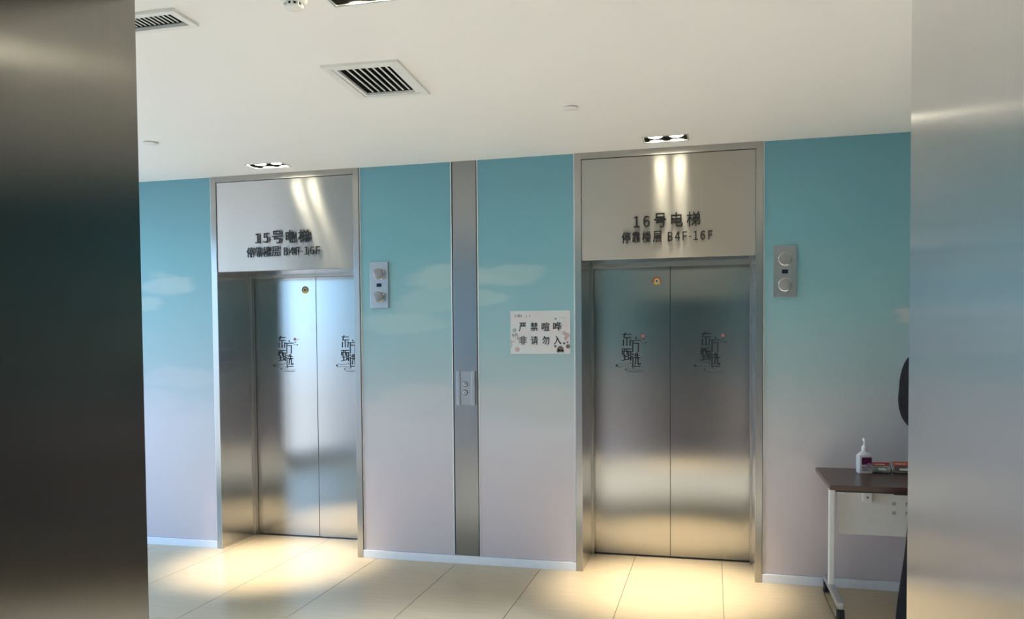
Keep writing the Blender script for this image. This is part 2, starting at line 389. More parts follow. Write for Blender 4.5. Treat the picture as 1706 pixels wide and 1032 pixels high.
# ------------------------------------------------------------------ ceiling with cut-outs for lamps and grilles
DLIGHTS = [('front', -3.031, -0.2525, 'twin downlight glowing above the entrance farther left', True),
           ('front', -0.287, -0.2505, 'twin downlight glowing above the entrance nearest the table', True),
           ('mid', -1.2205, -2.638, 'recessed twin downlight at the top edge next to the smoke detector', True),
           ('back', -3.031, YB+0.25, 'recessed twin downlight in front of the opposite elevator facing number 15', True),
           ('back', -0.32, YB+0.25, 'recessed twin downlight right outside the open elevator', True),
           ('mid', 1.30, -2.638, 'added unseen twin downlight brightening the far right of the lobby', True)]  # last fixture is unseen, added to brighten the ceiling towards the right
DL_W, DL_D = 0.278, 0.148
VENT = (-1.545, -1.75, 0.365, 0.49)          # centre, size of the square grille
LINV = (-2.75, -1.945, -2.712, -2.552)       # linear grille
holes = [(x-DL_W/2+.008, x+DL_W/2-.008, y-DL_D/2+.008, y+DL_D/2-.008) for _, x, y, _, _ in DLIGHTS]
holes.append((VENT[0]-.15, VENT[0]+.15, VENT[1]-.21, VENT[1]+.21))
holes.append((LINV[0]+.03, LINV[1]-.03, LINV[2]+.03, LINV[3]-.03))
cb = B(); cb.holed(XL-0.12, XR+0.12, YB-0.03, 0.03, CEIL, CEIL+0.03, holes)
ceiling = tag(cb.build('ceiling', 'ceil'), kind='structure')

# ------------------------------------------------------------------ walls
C15, C16, CNEAR = -3.061, -0.2977, -0.3205
FO, FI = 0.601, 0.557                         # outer and inner half width of a lift frame
wf = B()
for a, b_ in ((XL, C15-FO), (C15+FO, C16-FO), (C16+FO, XR)): wf.box(a, b_, 0.012, 0.56, 0.0, CEIL)
wall_front = tag(wf.build('wall_front', 'greywall'), kind='structure')
panels = [(XL+0.01, -4.905), (-4.895, C15-FO-0.003), (C15+FO+0.003, -1.766), (-1.582, C16-FO-0.003), (C16+FO+0.003, 1.90), (1.91, XR-0.01)]
for k, (a, b_) in enumerate(panels):
    m = B(); m.box(a+.006, b_-.006, 0.0, 0.012, 0.06, CEIL)
    p_ = m.build('mural_panel', 'mural', wall_front)
    for xx in (a, b_-.006):
        m = B(); m.box(xx, xx+.006, -0.003, 0.012, 0.06, CEIL)
        m.build('edge_profile', 'trimwhite', p_)
for nm, a, b_ in (('baseboard_left', XL+.01, C15-FO-.001), ('baseboard_middle', C15+FO+.001, C16-FO-.001), ('baseboard_right', C16+FO+.001, XR-.01)):
    m = B((0, 0, 0)); m.box(a, b_, -0.012, 0.012, 0.0, 0.057, bev=0.002)
    tag(m.build(nm, 'base'), kind='structure')
m = B(); m.box(-1.7655, -1.5825, 0.004, 0.0125, 0.058, CEIL)
post_gap = m
tr = empty('trim_1', (-1.674, 0, 0)); tag(tr, kind='structure')
part('backing', tr.location, 'dark', tr, lambda b: b.box(-1.7655, -1.5825, 0.006, 0.0125, 0.058, CEIL))
part('steel_strip', tr.location, 'steel_post', tr, lambda b: b.box(-1.757, -1.588, -0.004, 0.008, 0.058, CEIL, bev=0.0015))
post_gap.bm.free()
# opposite wall
wbk = B()
for a, b_ in ((XL, C15-FO), (C15+FO, CNEAR-FO), (CNEAR+FO, XR)): wbk.box(a, b_, YB-0.47, YB-0.012, 0.0, CEIL)
wall_back = tag(wbk.build('wall_back', 'greywall'), kind='structure')
for k, (a, b_) in enumerate([(XL+.01, C15-FO-.003), (C15+FO+.003, CNEAR-FO-.003), (CNEAR+FO+.003, 1.9), (1.91, XR-.01)]):
    m = B(); m.box(a, b_, YB-0.012, YB, 0.06, CEIL); m.build('mural_panel', 'mural', wall_back)
for nm, a, b_ in (('baseboard_back_left', XL+.01, C15-FO-.001), ('baseboard_back_middle', C15+FO+.001, CNEAR-FO-.001), ('baseboard_back_right', CNEAR+FO+.001, XR-.01)):
    m = B(); m.box(a, b_, YB-0.012, YB+0.012, 0.0, 0.057, bev=0.002); tag(m.build(nm, 'base'), kind='structure')
# right end wall and left window wall
m = B(); m.box(XR, XR+0.12, YB-0.47, 0.56, 0.0, CEIL); tag(m.build('wall_right', 'rightwall'), kind='structure')
m = B()
m.box(XL-0.12, XL, YB-0.47, 0.56, 0.0, WIN_Z0); m.box(XL-0.12, XL, YB-0.47, 0.56, WIN_Z1, CEIL)
m.box(XL-0.12, XL, YB-0.47, WIN_Y0, WIN_Z0, WIN_Z1); m.box(XL-0.12, XL, WIN_Y1, 0.56, WIN_Z0, WIN_Z1)
tag(m.build('wall_left', 'greywall'), kind='structure')
win = empty('window_1', (XL-0.06, (WIN_Y0+WIN_Y1)/2, WIN_Z0)); tag(win, kind='structure')
NW = 3
wf_ = B(win.location)
for z in (WIN_Z0, WIN_Z1-0.05): wf_.box(XL-0.10, XL-0.02, WIN_Y0, WIN_Y1, z, z+0.05)
for k in range(NW+1):
    y = WIN_Y0+(WIN_Y1-WIN_Y0-0.05)*k/NW; wf_.box(XL-0.10, XL-0.02, y, y+0.05, WIN_Z0+.05, WIN_Z1-.05)
wf_.build('window_frame', 'winframe', win)
for k in range(NW):
    y0 = WIN_Y0+(WIN_Y1-WIN_Y0-0.05)*k/NW+0.05; y1 = WIN_Y0+(WIN_Y1-WIN_Y0-0.05)*(k+1)/NW
    part('pane', win.location, 'glass', win, lambda b: b.box(XL-0.064, XL-0.058, y0, y1, WIN_Z0+.05, WIN_Z1-.05))

# ------------------------------------------------------------------ lifts
LOGO = [  # strokes x0,z0,x1,z1 in a 0.546 mm grid (z down), as painted on each door leaf
    (1225, 122, 1335, 122), (1262, 100, 1240, 163), (1240, 165, 1338, 165), (1280, 165, 1280, 270), (1236, 195, 1234, 270), (1325, 192, 1320, 270),
    (1395, 165, 1402, 182), (1338, 206, 1446, 206), (1358, 206, 1356, 355), (1370, 240, 1432, 240), (1431, 240, 1429, 355),
    (1212, 315, 1335, 315), (1221, 335, 1220, 388), (1250, 320, 1236, 388), (1276, 320, 1284, 388), (1222, 345, 1290, 345), (1302, 345, 1300, 455), (1331, 345, 1331, 462), (1290, 350, 1332, 350),
    (1304, 400, 1330, 400), (1228, 412, 1285, 412), (1252, 390, 1252, 458), (1214, 467, 1290, 452), (1316, 430, 1330, 466),
    (1352, 380, 1364, 396), (1345, 420, 1360, 420), (1359, 420, 1357, 540), (1352, 545, 1456, 545), (1396, 375, 1386, 412), (1384, 400, 1442, 400), (1416, 370, 1416, 445), (1374, 430, 1456, 430),
    (1396, 440, 1388, 520), (1427, 440, 1427, 516), (1427, 518, 1452, 518), (1452, 503, 1452, 518)]
LOGO_THIN = [(1150, 516, 1310, 516), (1150, 552, 1350, 552), (1275, 570, 1355, 570), (1270, 602, 1490, 602), (1290, 622, 1480, 622), (1462, 213, 1500, 190), (1470, 228, 1532, 230), (1420, 190, 1462, 190), (1470, 152, 1560, 152)]
LOGO_DOTS = [(1145, 535, 14), (1324, 504, 8), (1362, 565, 9), (1264, 586, 10), (1464, 212, 8), (1502, 188, 8), (1530, 231, 8)]
def logo(leaf, org, xanchor, yfront):
    """painted emblem; xanchor is the world x of its left-hand top stroke"""
    k = 0.000546
    fx = lambda u: xanchor+(u-1225)*k
    fz = lambda v: 1.616-(v-101)*k
    b = B(org)
    for i, (u0, v0, u1, v1) in enumerate(LOGO):
        b.stroke(fx(u0), fz(v0), fx(u1), fz(v1), 0.0088 if abs(u1-u0) < abs(v1-v0) else 0.0068, yfront-0.0012, yfront+0.0002)
    for (u, v, r) in LOGO_DOTS:
        b.lathe([(r*k, -0.0012), (r*k, 0.0002)], (fx(u), yfront, fz(v)), 'y', 14)
    lg = b.build('emblem', 'ink', leaf); tag(lg, 'black painted emblem of four tall characters with cloud lines and a red dot')
    b = B(org)
    for (u0, v0, u1, v1) in LOGO_THIN: b.stroke(fx(u0), fz(v0), fx(u1), fz(v1), 0.0034, yfront-0.0011, yfront+0.0002)
    b.build('cloud_line', 'inkfade', leaf)
    b = B(org); b.lathe([(21*k, -0.0012), (21*k, 0.0002)], (fx(1490), yfront, fz(148)), 'y', 20)
    b.build('red_dot', 'pinkdot', leaf)

def lift(name, cx, y0, s, opened=False, number=None):
    root = empty(name, (cx, y0, 0)); org = root.location
    Y = lambda d: y0+s*d
    def bx(nm, mat, l0, l1, d0, d1, z0, z1, bev=0.0, parent=root):
        return part(nm, org, mat, parent, lambda b: b.box(cx+l0, cx+l1, Y(d0), Y(d1), z0, z1, bev=bev))
    for sg in (-1, 1):
        bx('frame_post', 'steel_frame', sg*(FI+.002), sg*FO, -0.012, 0.03, 0.0, CEIL, 0.0015)
        bx('reveal_panel', 'steel_reveal_dimmed' if (sg < 0 and opened) else 'steel_reveal', sg*FI, sg*(FI+.0018), -0.012, 0.47, 0.0, 2.1)
        bx('frame_edge', 'steel_frame', sg*FI, sg*(FI+.0018), -0.012, 0.02, 2.1, CEIL)
        bx('jamb_lip', 'steel_frame', sg*FI, sg*(FI-.013), 0.425, 0.47, 0.004, 2.1, 0.001)
    bx('frame_header', 'steel_frame', -FI, FI, -0.012, 0.03, 2.766, CEIL, 0.001)
    tp = bx('transom_panel', 'steel_transom', -FI+.002, FI-.002, -0.004, 0.02, 2.098, 2.763, 0.0015)
    bx('transom_backing', 'dark', -FI, FI, 0.021, 0.06, 2.1, 2.80)
    bx('soffit', 'steel_reveal', -FI+.001, FI-.001, 0.022, 0.47, 2.098, 2.12)
    bx('head_lip', 'steel_frame', -FI+.014, FI-.014, 0.425, 0.47, 2.083, 2.098, 0.001)
    bx('sill', 'carsteel', -FI+.001, FI-.001, 0.456, 0.53, -0.02, 0.003, 0.001)
    if not opened:
        bx('shaft_backing', 'dark', -FI-.03, FI+.03, 0.515, 0.54, 0.0, 2.16)
        for sg in (-1, 1):
            leaf = bx('door_leaf', 'steel_door', sg*0.0018, sg*(FI+.02), 0.475, 0.512, 0.006, 2.13, 0.001)
            if number:
                logo(leaf, org, cx+(0.217 if sg > 0 else -0.337), Y(0.475))
                if sg < 0:
                    ex, ez, ey = cx-0.093, 1.982, Y(0.475)
                    ring = part('key_escutcheon', org, 'yellow', leaf, lambda b: b.lathe([(0.029, -0.003), (0.029, 0.001)], (ex, ey, ez), 'y', 28), True)
                    b = B(org)                                            # dark upper arc of the ring
                    for q in range(14):
                        a0, a1 = PI*(-0.15+1.30*q/14), PI*(-0.15+1.30*(q+1)/14)
                        b.prism([(ex+r_*math.cos(a), ez+r_*math.sin(a)) for r_, a in ((0.0292, a0), (0.0292, a1), (0.021, a1), (0.021, a0))], ey-0.0042, ey-0.0028)
                    b.build('warning_arc', 'redorange' if number == '16' else 'leafprint', leaf)
                    part('lock_plate', org, 'flowerprint' if number == '15' else 'card', leaf, lambda b: b.lathe([(0.0165, -0.0048), (0.0165, -0.002)], (ex, ey, ez), 'y', 20))
                    part('key_hole', org, 'dark', leaf, lambda b: b.lathe([(0.0065, -0.0058), (0.0065, -0.004)], (ex, ey, ez), 'y', 14))
    if number:
        if number == '16': a, b_, c, d = -0.2095, 0.2165, -0.288, 0.292
        else: a, b_, c, d = -0.224, 0.217, -0.297, 0.297
        row1 = list(zip(number+'号电梯', ((0, .092), (.147, .243), (.310, .494), (.565, .743), (.797, 1.0))))
        row2 = list(zip('停靠楼层B4F-16F', ((0, .099), (.117, .208), (.230, .325), (.350, .448), (.514, .568), (.592, .650), (.676, .724), (.748, .772), (.796, .844), (.870, .922), (.952, 1.0))))
        for row, x0, x1, z0, z1, bold in ((row1, a, b_, 2.293, 2.386, .0007), (row2, c, d, 2.198, 2.272, .0004)):
            h = z1-z0
            for ch, (f0, f1) in row:
                q0, q1 = z0, z1
                if ch in GLYPH: q0, q1 = z0+h*.07, z0+h*.85
                if ch == '-': q0, q1 = z0+h*.36, z0+h*.43
                char_part('character', ch, cx+x0+(x1-x0)*f0, cx+x0+(x1-x0)*f1, q0, q1, Y(-0.024), 0.010, 'black', tp, org, bold=bold)
    return root
l15 = lift('door_1', C15, 0.0, 1, number='15'); tag(l15, kind='structure')
l16 = lift('door_2', C16, 0.0, 1, number='16'); tag(l16, kind='structure')
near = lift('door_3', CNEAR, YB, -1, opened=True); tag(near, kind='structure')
opp = lift('door_4', C15, YB, -1); tag(opp, kind='structure')
# the car the photographer stands in
CX0, CX1, CY0, CY1, CZ = -1.22, 0.58, -6.55, YB-0.54, 2.45
def sbox(nm, mat, *a):
    m = B(); m.box(*a); return tag(m.build(nm, mat), kind='structure')
sbox('floor_car', 'carfloor', CX0, CX1, CY0, CY1, -0.05, 0.0)
sbox('ceiling_car', 'carsteel', CX0, CX1, CY0, CY1, CZ, CZ+.04)
sbox('wall_car_left', 'carsteel', CX0-.04, CX0, CY0, CY1, 0, CZ)
sbox('wall_car_right', 'carsteel', CX1, CX1+.04, CY0, CY1, 0, CZ)
sbox('wall_car_back', 'carsteel', CX0, CX1, CY0-.04, CY0, 0, CZ)
m = B(); m.box(CX0, CNEAR-FI-.01, CY1, CY1+.03, 0, CZ); m.box(CNEAR+FI+.01, CX1, CY1, CY1+.03, 0, CZ); m.box(CNEAR-FI-.01, CNEAR+FI+.01, CY1, CY1+.03, 2.14, CZ)
tag(m.build('wall_car_front', 'carsteel'), kind='structure')

# ------------------------------------------------------------------ downlights
def downlight(x, y, label, wide):
    root = empty('twin_downlight', (x, y, CEIL)); org = root.location
    tag(root, label, 'ceiling light', 'twin downlights in the lobby ceiling')
    hw, hd = DL_W/2, DL_D/2; t = 0.009
    b = B(org)
    b.box(x-hw, x+hw, y-hd, y-hd+t, CEIL-.004, CEIL+.0); b.box(x-hw, x+hw, y+hd-t, y+hd, CEIL-.004, CEIL+.0)
    b.box(x-hw, x-hw+t, y-hd+t, y+hd-t, CEIL-.004, CEIL); b.box(x+hw-t, x+hw, y-hd+t, y+hd-t, CEIL-.004, CEIL)
    b.build('trim_frame', 'alu', root)
    b = B(org); T = 0.05
    b.box(x-hw+.004, x+hw-.004, y-hd+.004, y-hd+.0085, CEIL, CEIL+T); b.box(x-hw+.004, x+hw-.004, y+hd-.0085, y+hd-.004, CEIL, CEIL+T)
    b.box(x-hw+.004, x-hw+.0085, y-hd+.0085, y+hd-.0085, CEIL, CEIL+T); b.box(x+hw-.0085, x+hw-.004, y-hd+.0085, y+hd-.0085, CEIL, CEIL+T)
    b.build('housing', 'chrome', root)
    part('housing_back', org, 'dark', root, lambda b: b.box(x-hw+.004, x+hw-.004, y-hd+.004, y+hd-.004, CEIL+T, CEIL+T+.005))
    for sg in (-1, 1):
        lx = x+sg*0.064
        lr = part('lamp_ring', org, 'chrome', root, lambda b: b.lathe([(0.030, 0.05), (0.047, 0.012), (0.049, 0.012), (0.049, 0.0499)], (lx, y, CEIL), 'z', 24), True)
        part('lamp_glass', org, 'lampglass', lr, lambda b: b.lathe([(0.040, 0.018), (0.040, 0.012), (0.030, 0.008), (0.012, 0.0065)], (lx, y, CEIL), 'z', 24), True)
        ld = bpy.data.lights.new('downlight_beam', 'SPOT'); ld.energy = LAMP_W*(1.35 if wide else 1.0); ld.color = (0.66, 0.77, 1.0) if wide else (1.0, 0.89, 0.74)
        ld.spot_size = math.radians(76 if wide else 36); ld.spot_blend = 1.0; ld.shadow_soft_size = 0.035
        lo = bpy.data.objects.new('downlight_beam', ld); COL.objects.link(lo); lo.parent = root; lo.location = (lx-x, 0, -0.002)
    return root
for zone, x, y, label, _ in DLIGHTS: downlight(x, y, label, zone == 'mid')

# ------------------------------------------------------------------ ceiling grilles, sprinkler covers, smoke detector
def grille(name, cx, cy, w, d, rotz, nslat, label, gw, gd, fw=0.03):
    root = empty(name, (cx, cy, CEIL)); tag(root, label, 'air vent', 'air grilles in the ceiling'); root.rotation_euler.z = rotz
    O = (0, 0, 0)
    def fr(b, W, D, t, z0, z1, W2=None):
        b.box(-W/2, W/2, -D/2, -D/2+t, z0, z1); b.box(-W/2, W/2, D/2-t, D/2, z0, z1)
        b.box(-W/2, -W/2+t, -D/2+t, D/2-t, z0, z1); b.box(W/2-t, W/2, -D/2+t, D/2-t, z0, z1)
    part('outer_frame', O, 'white', root, lambda b: fr(b, w, d, fw, -0.012, 0.0))
    part('inner_frame', O, 'white', root, lambda b: fr(b, w-2*fw-.006, d-2*fw-.006, ((w-2*fw-.006)-gw)/2, -0.009, 0.002))
    part('duct', O, 'dark', root, lambda b: (fr(b, gw+.012, gd+.012, .006, 0.002, 0.12), b.box(-gw/2, gw/2, -gd/2, gd/2, 0.11, 0.12)))
    p = gw/nslat; proto = None; sw_ = p*0.25
    for k in range(1, nslat):
        if proto is None:
            b = B(O); b.box(-sw_/2, sw_/2, -gd/2, gd/2, -0.0015, 0.0015); o = b.build('slat', 'white', root); proto = o.data
        else:
            o = bpy.data.objects.new('slat', proto); COL.objects.link(o); o.parent = root
        o.location = (-gw/2+k*p, 0, 0.004)
    return root
grille('air_grille', VENT[0], VENT[1], VENT[2], VENT[3], math.radians(3.0), 8, 'square white ceiling grille with dark slots between diagonal-looking slats', 0.252, 0.365, 0.036)
grille('air_grille', (LINV[0]+LINV[1])/2, (LINV[2]+LINV[3])/2, LINV[1]-LINV[0], LINV[3]-LINV[2], 0, 36, 'long narrow ceiling grille cut off by the steel jamb at upper left', 0.745, 0.098, 0.026)
for x, y, r, lab in ((-3.377, -1.03, 0.040, 'small round sprinkler cover on the ceiling near the left jamb'), (-0.739, -1.062, 0.037, 'small round sprinkler cover on the ceiling left of the number 16 downlight')):
    root = empty('sprinkler_cover', (x, y, CEIL)); tag(root, lab, 'sprinkler', 'sprinkler covers in the ceiling')
    part('escutcheon', root.location, 'white', root, lambda b: b.lathe([(r*1.02, 0.0), (r*0.98, -0.003), (r*0.8, -0.004)], (x, y, CEIL), 'z', 28), True)
    part('cover_plate', root.location, 'white', root, lambda b: b.lathe([(r*0.7, -0.003), (r*0.7, -0.006), (r*1.12, -0.0065), (r*1.12, -0.009), (r*1.05, -0.0105)], (x, y, CEIL), 'z', 28), True)
sx, sy = -1.452, -2.705
sd = empty('smoke_detector', (sx, sy, CEIL)); tag(sd, 'white domed smoke detector with slotted sensor cap on ceiling', 'smoke detector')
part('base_plate', sd.location, 'white', sd, lambda b: b.lathe([(0.052, 0.0), (0.052, -0.012), (0.049, -0.016)], (sx, sy, CEIL), 'z', 32), True)
part('housing', sd.location, 'white', sd, lambda b: b.lathe([(0.049, -0.014), (0.048, -0.026), (0.040, -0.036), (0.034, -0.038)], (sx, sy, CEIL), 'z', 32), True)
part('sensor_slot', sd.location, 'dark', sd, lambda b: b.lathe([(0.029, -0.036), (0.029, -0.048)], (sx, sy, CEIL), 'z', 24))
b = B(sd.location)
for k in range(10):
    a = 2*PI*k/10; b.box(sx+.029*math.cos(a)-.004, sx+.029*math.cos(a)+.004, sy+.029*math.sin(a)-.004, sy+.029*math.sin(a)+.004, CEIL-.049, CEIL-.036)
b.build('cage_rib', 'white', sd)
part('sensor_cap', sd.location, 'white', sd, lambda b: b.lathe([(0.031, -0.047), (0.030, -0.052), (0.022, -0.058), (0.008, -0.060)], (sx, sy, CEIL), 'z', 28), True)

# ------------------------------------------------------------------ hall lanterns, call plate, notice
def lantern(x0, x1, z0, z1, label):
    cx = (x0+x1)/2; root = empty('hall_lantern', (cx, 0, z0)); org = root.location
    tag(root, label, 'indicator', 'arrival lanterns beside the lifts')
    part('plate', org, 'steel_plate', root, lambda b: b.box(x0, x1, -0.014, 0.0, z0, z1, bev=0.002))
    H = z1-z0
    for f_ in (0.738, 0.242):
        z = z0+H*f_
        ring = part('lens_ring', org, 'chrome', root, lambda b: b.lathe([(0.0415, -0.014), (0.0415, -0.020), (0.0385, -0.021), (0.0385, -0.014)], (cx, 0, z), 'y', 32), True)
        part('lens', org, 'lens', ring, lambda b: b.lathe([(0.0385, -0.014), (0.0385, -0.034), (0.036, -0.040), (0.028, -0.043), (0.012, -0.0445)], (cx, 0, z), 'y', 32), True)
    z = z0+H*0.497
    part('display', org, 'screen', root, lambda b: b.box(cx-.019, cx+.019, -0.0155, -0.012, z-.0125, z+.0125, bev=0.0006))
lantern(-2.378, -2.239, 1.804, 2.133, 'steel lantern plate with two round lenses between number 15 entrance and mural')
lantern(0.367, 0.505, 1.824, 2.150, 'steel lantern plate with two round lenses right of the number 16 entrance')

cp = empty('call_button_panel', (-1.67, 0, 1.119)); tag(cp, 'steel call plate with two round buttons on the post between the lifts', 'button panel'); org = cp.location
part('plate', org, 'steel_plate', cp, lambda b: b.box(-1.712, -1.630, -0.010, -0.003, 1.122, 1.354, bev=0.001))
for a, b_ in ((-1.737, -1.712), (-1.630, -1.603)):
    part('side_rail', org, 'steel_plate', cp, lambda b: b.box(a, b_, -0.016, -0.003, 1.119, 1.357, bev=0.003))
for z, up in ((1.266, True), (1.207, False)):
    bt = part('button', org, 'steel_plate', cp, lambda b: b.lathe([(0.0165, -0.009), (0.0165, -0.014), (0.0145, -0.0155), (0.011, -0.016)], (-1.6755, 0, z), 'y', 28), True)
    part('button_ring', org, 'black', bt, lambda b: b.lathe([(0.0195, -0.0095), (0.0195, -0.0112)], (-1.6755, 0, z), 'y', 28))
    d = 1 if up else -1
    b = B(org); b.stroke(-1.6825, z-d*.002, -1.6755, z+d*.0045, 0.0022, -0.0172, -0.0158); b.stroke(-1.6685, z-d*.002, -1.6755, z+d*.0045, 0.0022, -0.0172, -0.0158)
    b.build('arrow', 'black', bt)

SX0, SX1, SZ0, SZ1 = -1.348, -0.934, 1.473, 1.767
sg = empty('notice_sign', ((SX0+SX1)/2, 0, SZ0)); org = sg.location
tag(sg, 'pale printed paper notice with eight black characters on the teal mural', 'sign')
sy_ = -0.004
board = part('board', org, 'sign', sg, lambda b: b.box(SX0, SX1, sy_, 0.0, SZ0, SZ1, bev=0.0008))
kx = (SX1-SX0)/1095.0; kz = (SZ1-SZ0)/785.0
px = lambda u: SX0+(u-105)*kx
pz = lambda v: SZ1-(v-150)*kz
for row, v0, v1 in ((zip('严禁喧哗', ((262, 400), (475, 615), (680, 830), (890, 1045))), 360, 518), (zip('非请勿入', ((262, 410), (480, 615), (690, 825), (898, 1040))), 608, 765)):
    for ch, (u0, u1) in row:
        char_part('character', ch, px(u0), px(u1)-.0022, pz(v1), pz(v0)-.001, sy_-0.0012, 0.0012, 'ink', sg, org, bold=0.0007, stamp=((.0017, .0008),))
for k, ch in enumerate('东方甄选'):
    char_part('small_character', ch, px(178+36*k), px(178+36*k+32), pz(265), pz(215), sy_-0.0010, 0.0010, 'cardtext', sg, org)
for u, v in ((398, 250), (460, 238)): part('printed_tick', org, 'cardtext', sg, lambda b: b.stroke(px(u), pz(v-15), px(u+4), pz(v+15), 0.004, sy_-.001, sy_))
part('printed_dot', org, 'cardtext', sg, lambda b: b.lathe([(0.0055, -0.001), (0.0055, 0.0)], (px(938), sy_, pz(303)), 'y', 12))
for (u0, v0, u1) in ((1000, 285, 1090), (1060, 300, 1120)): part('printed_line', org, 'treeprint', sg, lambda b: b.stroke(px(u0), pz(v0), px(u1), pz(v0-15), 0.0022, sy_-.001, sy_))
def leafshape(u, v, r, n, sharp, ph=0.0):
    return [(px(u)+(r if k % 2 == 0 else r*sharp)*kx*math.cos(ph+2*PI*k/(2*n)), pz(v)+(r if k % 2 == 0 else r*sharp)*kz*math.sin(ph+2*PI*k/(2*n))) for k in range(2*n)]
for (u, v, r, n, s_, ph, mt, nm) in ((1020, 845, 66, 7, .74, 0.3, 'leafprint', 'printed_leaf'), (985, 880, 40, 5, .7, 0.9, 'leafprint', 'printed_leaf'), (1060, 880, 36, 5, .7, 0.2, 'leafprint', 'printed_leaf'), (1158, 800, 46, 7, .72, 0.9, 'leafprint', 'printed_leaf'), (930, 795, 30, 5, .6, 0.2, 'leafprint', 'printed_leaf'), (1090, 745, 28, 5, .6, 0.7, 'leafprint', 'printed_leaf'), (1150, 725, 24, 5, .6, 0.1, 'leafprint', 'printed_leaf'),
                                (1145, 600, 50, 8, .86, 0.0, 'flowerprint', 'printed_flower'), (1090, 560, 38, 8, .86, 0.3, 'flowerprint', 'printed_flower'), (1120, 660, 34, 8, .86, 0.3, 'flowerprint', 'printed_flower'), (230, 850, 50, 8, .86, 0.1, 'flowerprint', 'printed_flower'),
                                (178, 500, 42, 11, .85, 0, 'treeprint', 'printed_tree'), (150, 590, 28, 9, .8, 0, 'treeprint', 'printed_tree'), (210, 580, 34, 9, .8, 0, 'treeprint', 'printed_tree'), (235, 650, 22, 9, .8, 0, 'treeprint', 'printed_tree')):
    b = B(org); b.prism(leafshape(u, v, r, n, s_, ph), sy_-0.0006, sy_+0.0004); b.build(nm, mt, sg)
b = B(org)
for (u0, v0, u1, v1) in ((128, 820, 128, 690), (128, 720, 180, 690), (195, 560, 195, 640), (150, 560, 165, 640), (235, 600, 260, 690)): b.stroke(px(u0), pz(v0), px(u1), pz(v1), 0.0026, sy_-.0009, sy_)
b.build('printed_branch', 'cardtext', sg)

# ------------------------------------------------------------------ folding table with things on it
TX0, TX1, TY0, TY1, TZ = 0.618, 2.02, -0.685, -0.045, 0.76
tb = empty('folding_table', ((TX0+TX1)/2, (TY0+TY1)/2, 0)); org = tb.location
tag(tb, 'folding table with dark walnut top, white legs and casters against the mural', 'table')
part('tabletop', org, 'wood', tb, lambda b: b.box(TX0, TX1, TY0, TY1, TZ-.026, TZ, bev=0.002))
part('edge_band', org, 'rubber', tb, lambda b: b.box(TX0+.03, TX1-.03, TY0+.004, TY0+.03, TZ-.036, TZ-.0262))
ym = -0.30
for lx in (TX0+0.062, TX1-0.062):
    s_ = 1 if lx < 1.2 else -1
    col = part('column', org, 'white', tb, lambda b: b.box(lx-.017, lx+.017, ym-.02, ym+.02, .10, TZ-.06, bev=0.006))
    part('folding_bracket', org, 'rubber', tb, lambda b: b.box(lx-.028, lx+.045, ym-.09, ym+.09, TZ-.06, TZ-.0262, bev=0.004))
    part('under_rail', org, 'white', tb, lambda b: b.box(lx-.018, lx+.018, TY0+.04, TY1-.04, TZ-.05, TZ-.0265, bev=0.003))
    foot = part('foot', org, 'alu', tb, lambda b: b.box(lx-.020, lx+.020, TY0+.03, TY1-.06, .075, .108, bev=0.008))
    for y in (TY0+.045, TY1-.075):
        cs = part('caster', org, 'rubber', tb, lambda b: b.lathe([(0.030, -0.020), (0.034, -0.016), (0.034, -0.005), (0.028, -0.003), (0.028, 0.003), (0.034, 0.005), (0.034, 0.016), (0.030, 0.020)], (lx, y, 0.034), 'x', 20), True)
        part('caster_fork', org, 'alu', cs, lambda b: (b.box(lx-.011, lx+.011, y-.014, y+.014, .066, .080, bev=.002), b.box(lx+.021, lx+.024, y-.012, y+.012, .030, .075), b.box(lx-.024, lx-.021, y-.012, y+.012, .030, .075), b.box(lx-.024, lx+.024, y-.012, y+.012, .068, .075)))
MP0, MP1, MPY = TX0+0.10, TX1-0.10, ym+0.035
mp_ = B(org)
sq = [(1.028, .592), (1.098, .592), (1.028, .537), (1.098, .537)]
sq += [(x+0.28, z) for x, z in sq]
hs = 0.0105
xs = sorted({MP0, MP1, *[c[0]-hs for c in sq], *[c[0]+hs for c in sq]}); zs = sorted({.40, .715, *[c[1]-hs for c in sq], *[c[1]+hs for c in sq]})
for i in range(len(xs)-1):
    for j in range(len(zs)-1):
        mx_, mz_ = (xs[i]+xs[i+1])/2, (zs[j]+zs[j+1])/2
        if any(abs(mx_-c[0]) < hs and abs(mz_-c[1]) < hs for c in sq): continue
        mp_.box(xs[i], xs[i+1], MPY, MPY+.008, zs[j], zs[j+1])
mp_.build('modesty_panel', 'white', tb)
so = part('power_socket', org, 'white', tb, lambda b: b.box(.850, .905, MPY-.032, MPY, .600, .690, bev=.004))
for z in (.628, .664):
    part('socket_hole', org, 'cardtext', so, lambda b: b.box(.872, .884, MPY-.0328, MPY-.030, z-.006, z+.006))
part('cable_tray', org, 'rubber', tb, lambda b: b.box(.95, 1.11, TY0+.03, TY0+.09, TZ-.046, TZ-.0265))

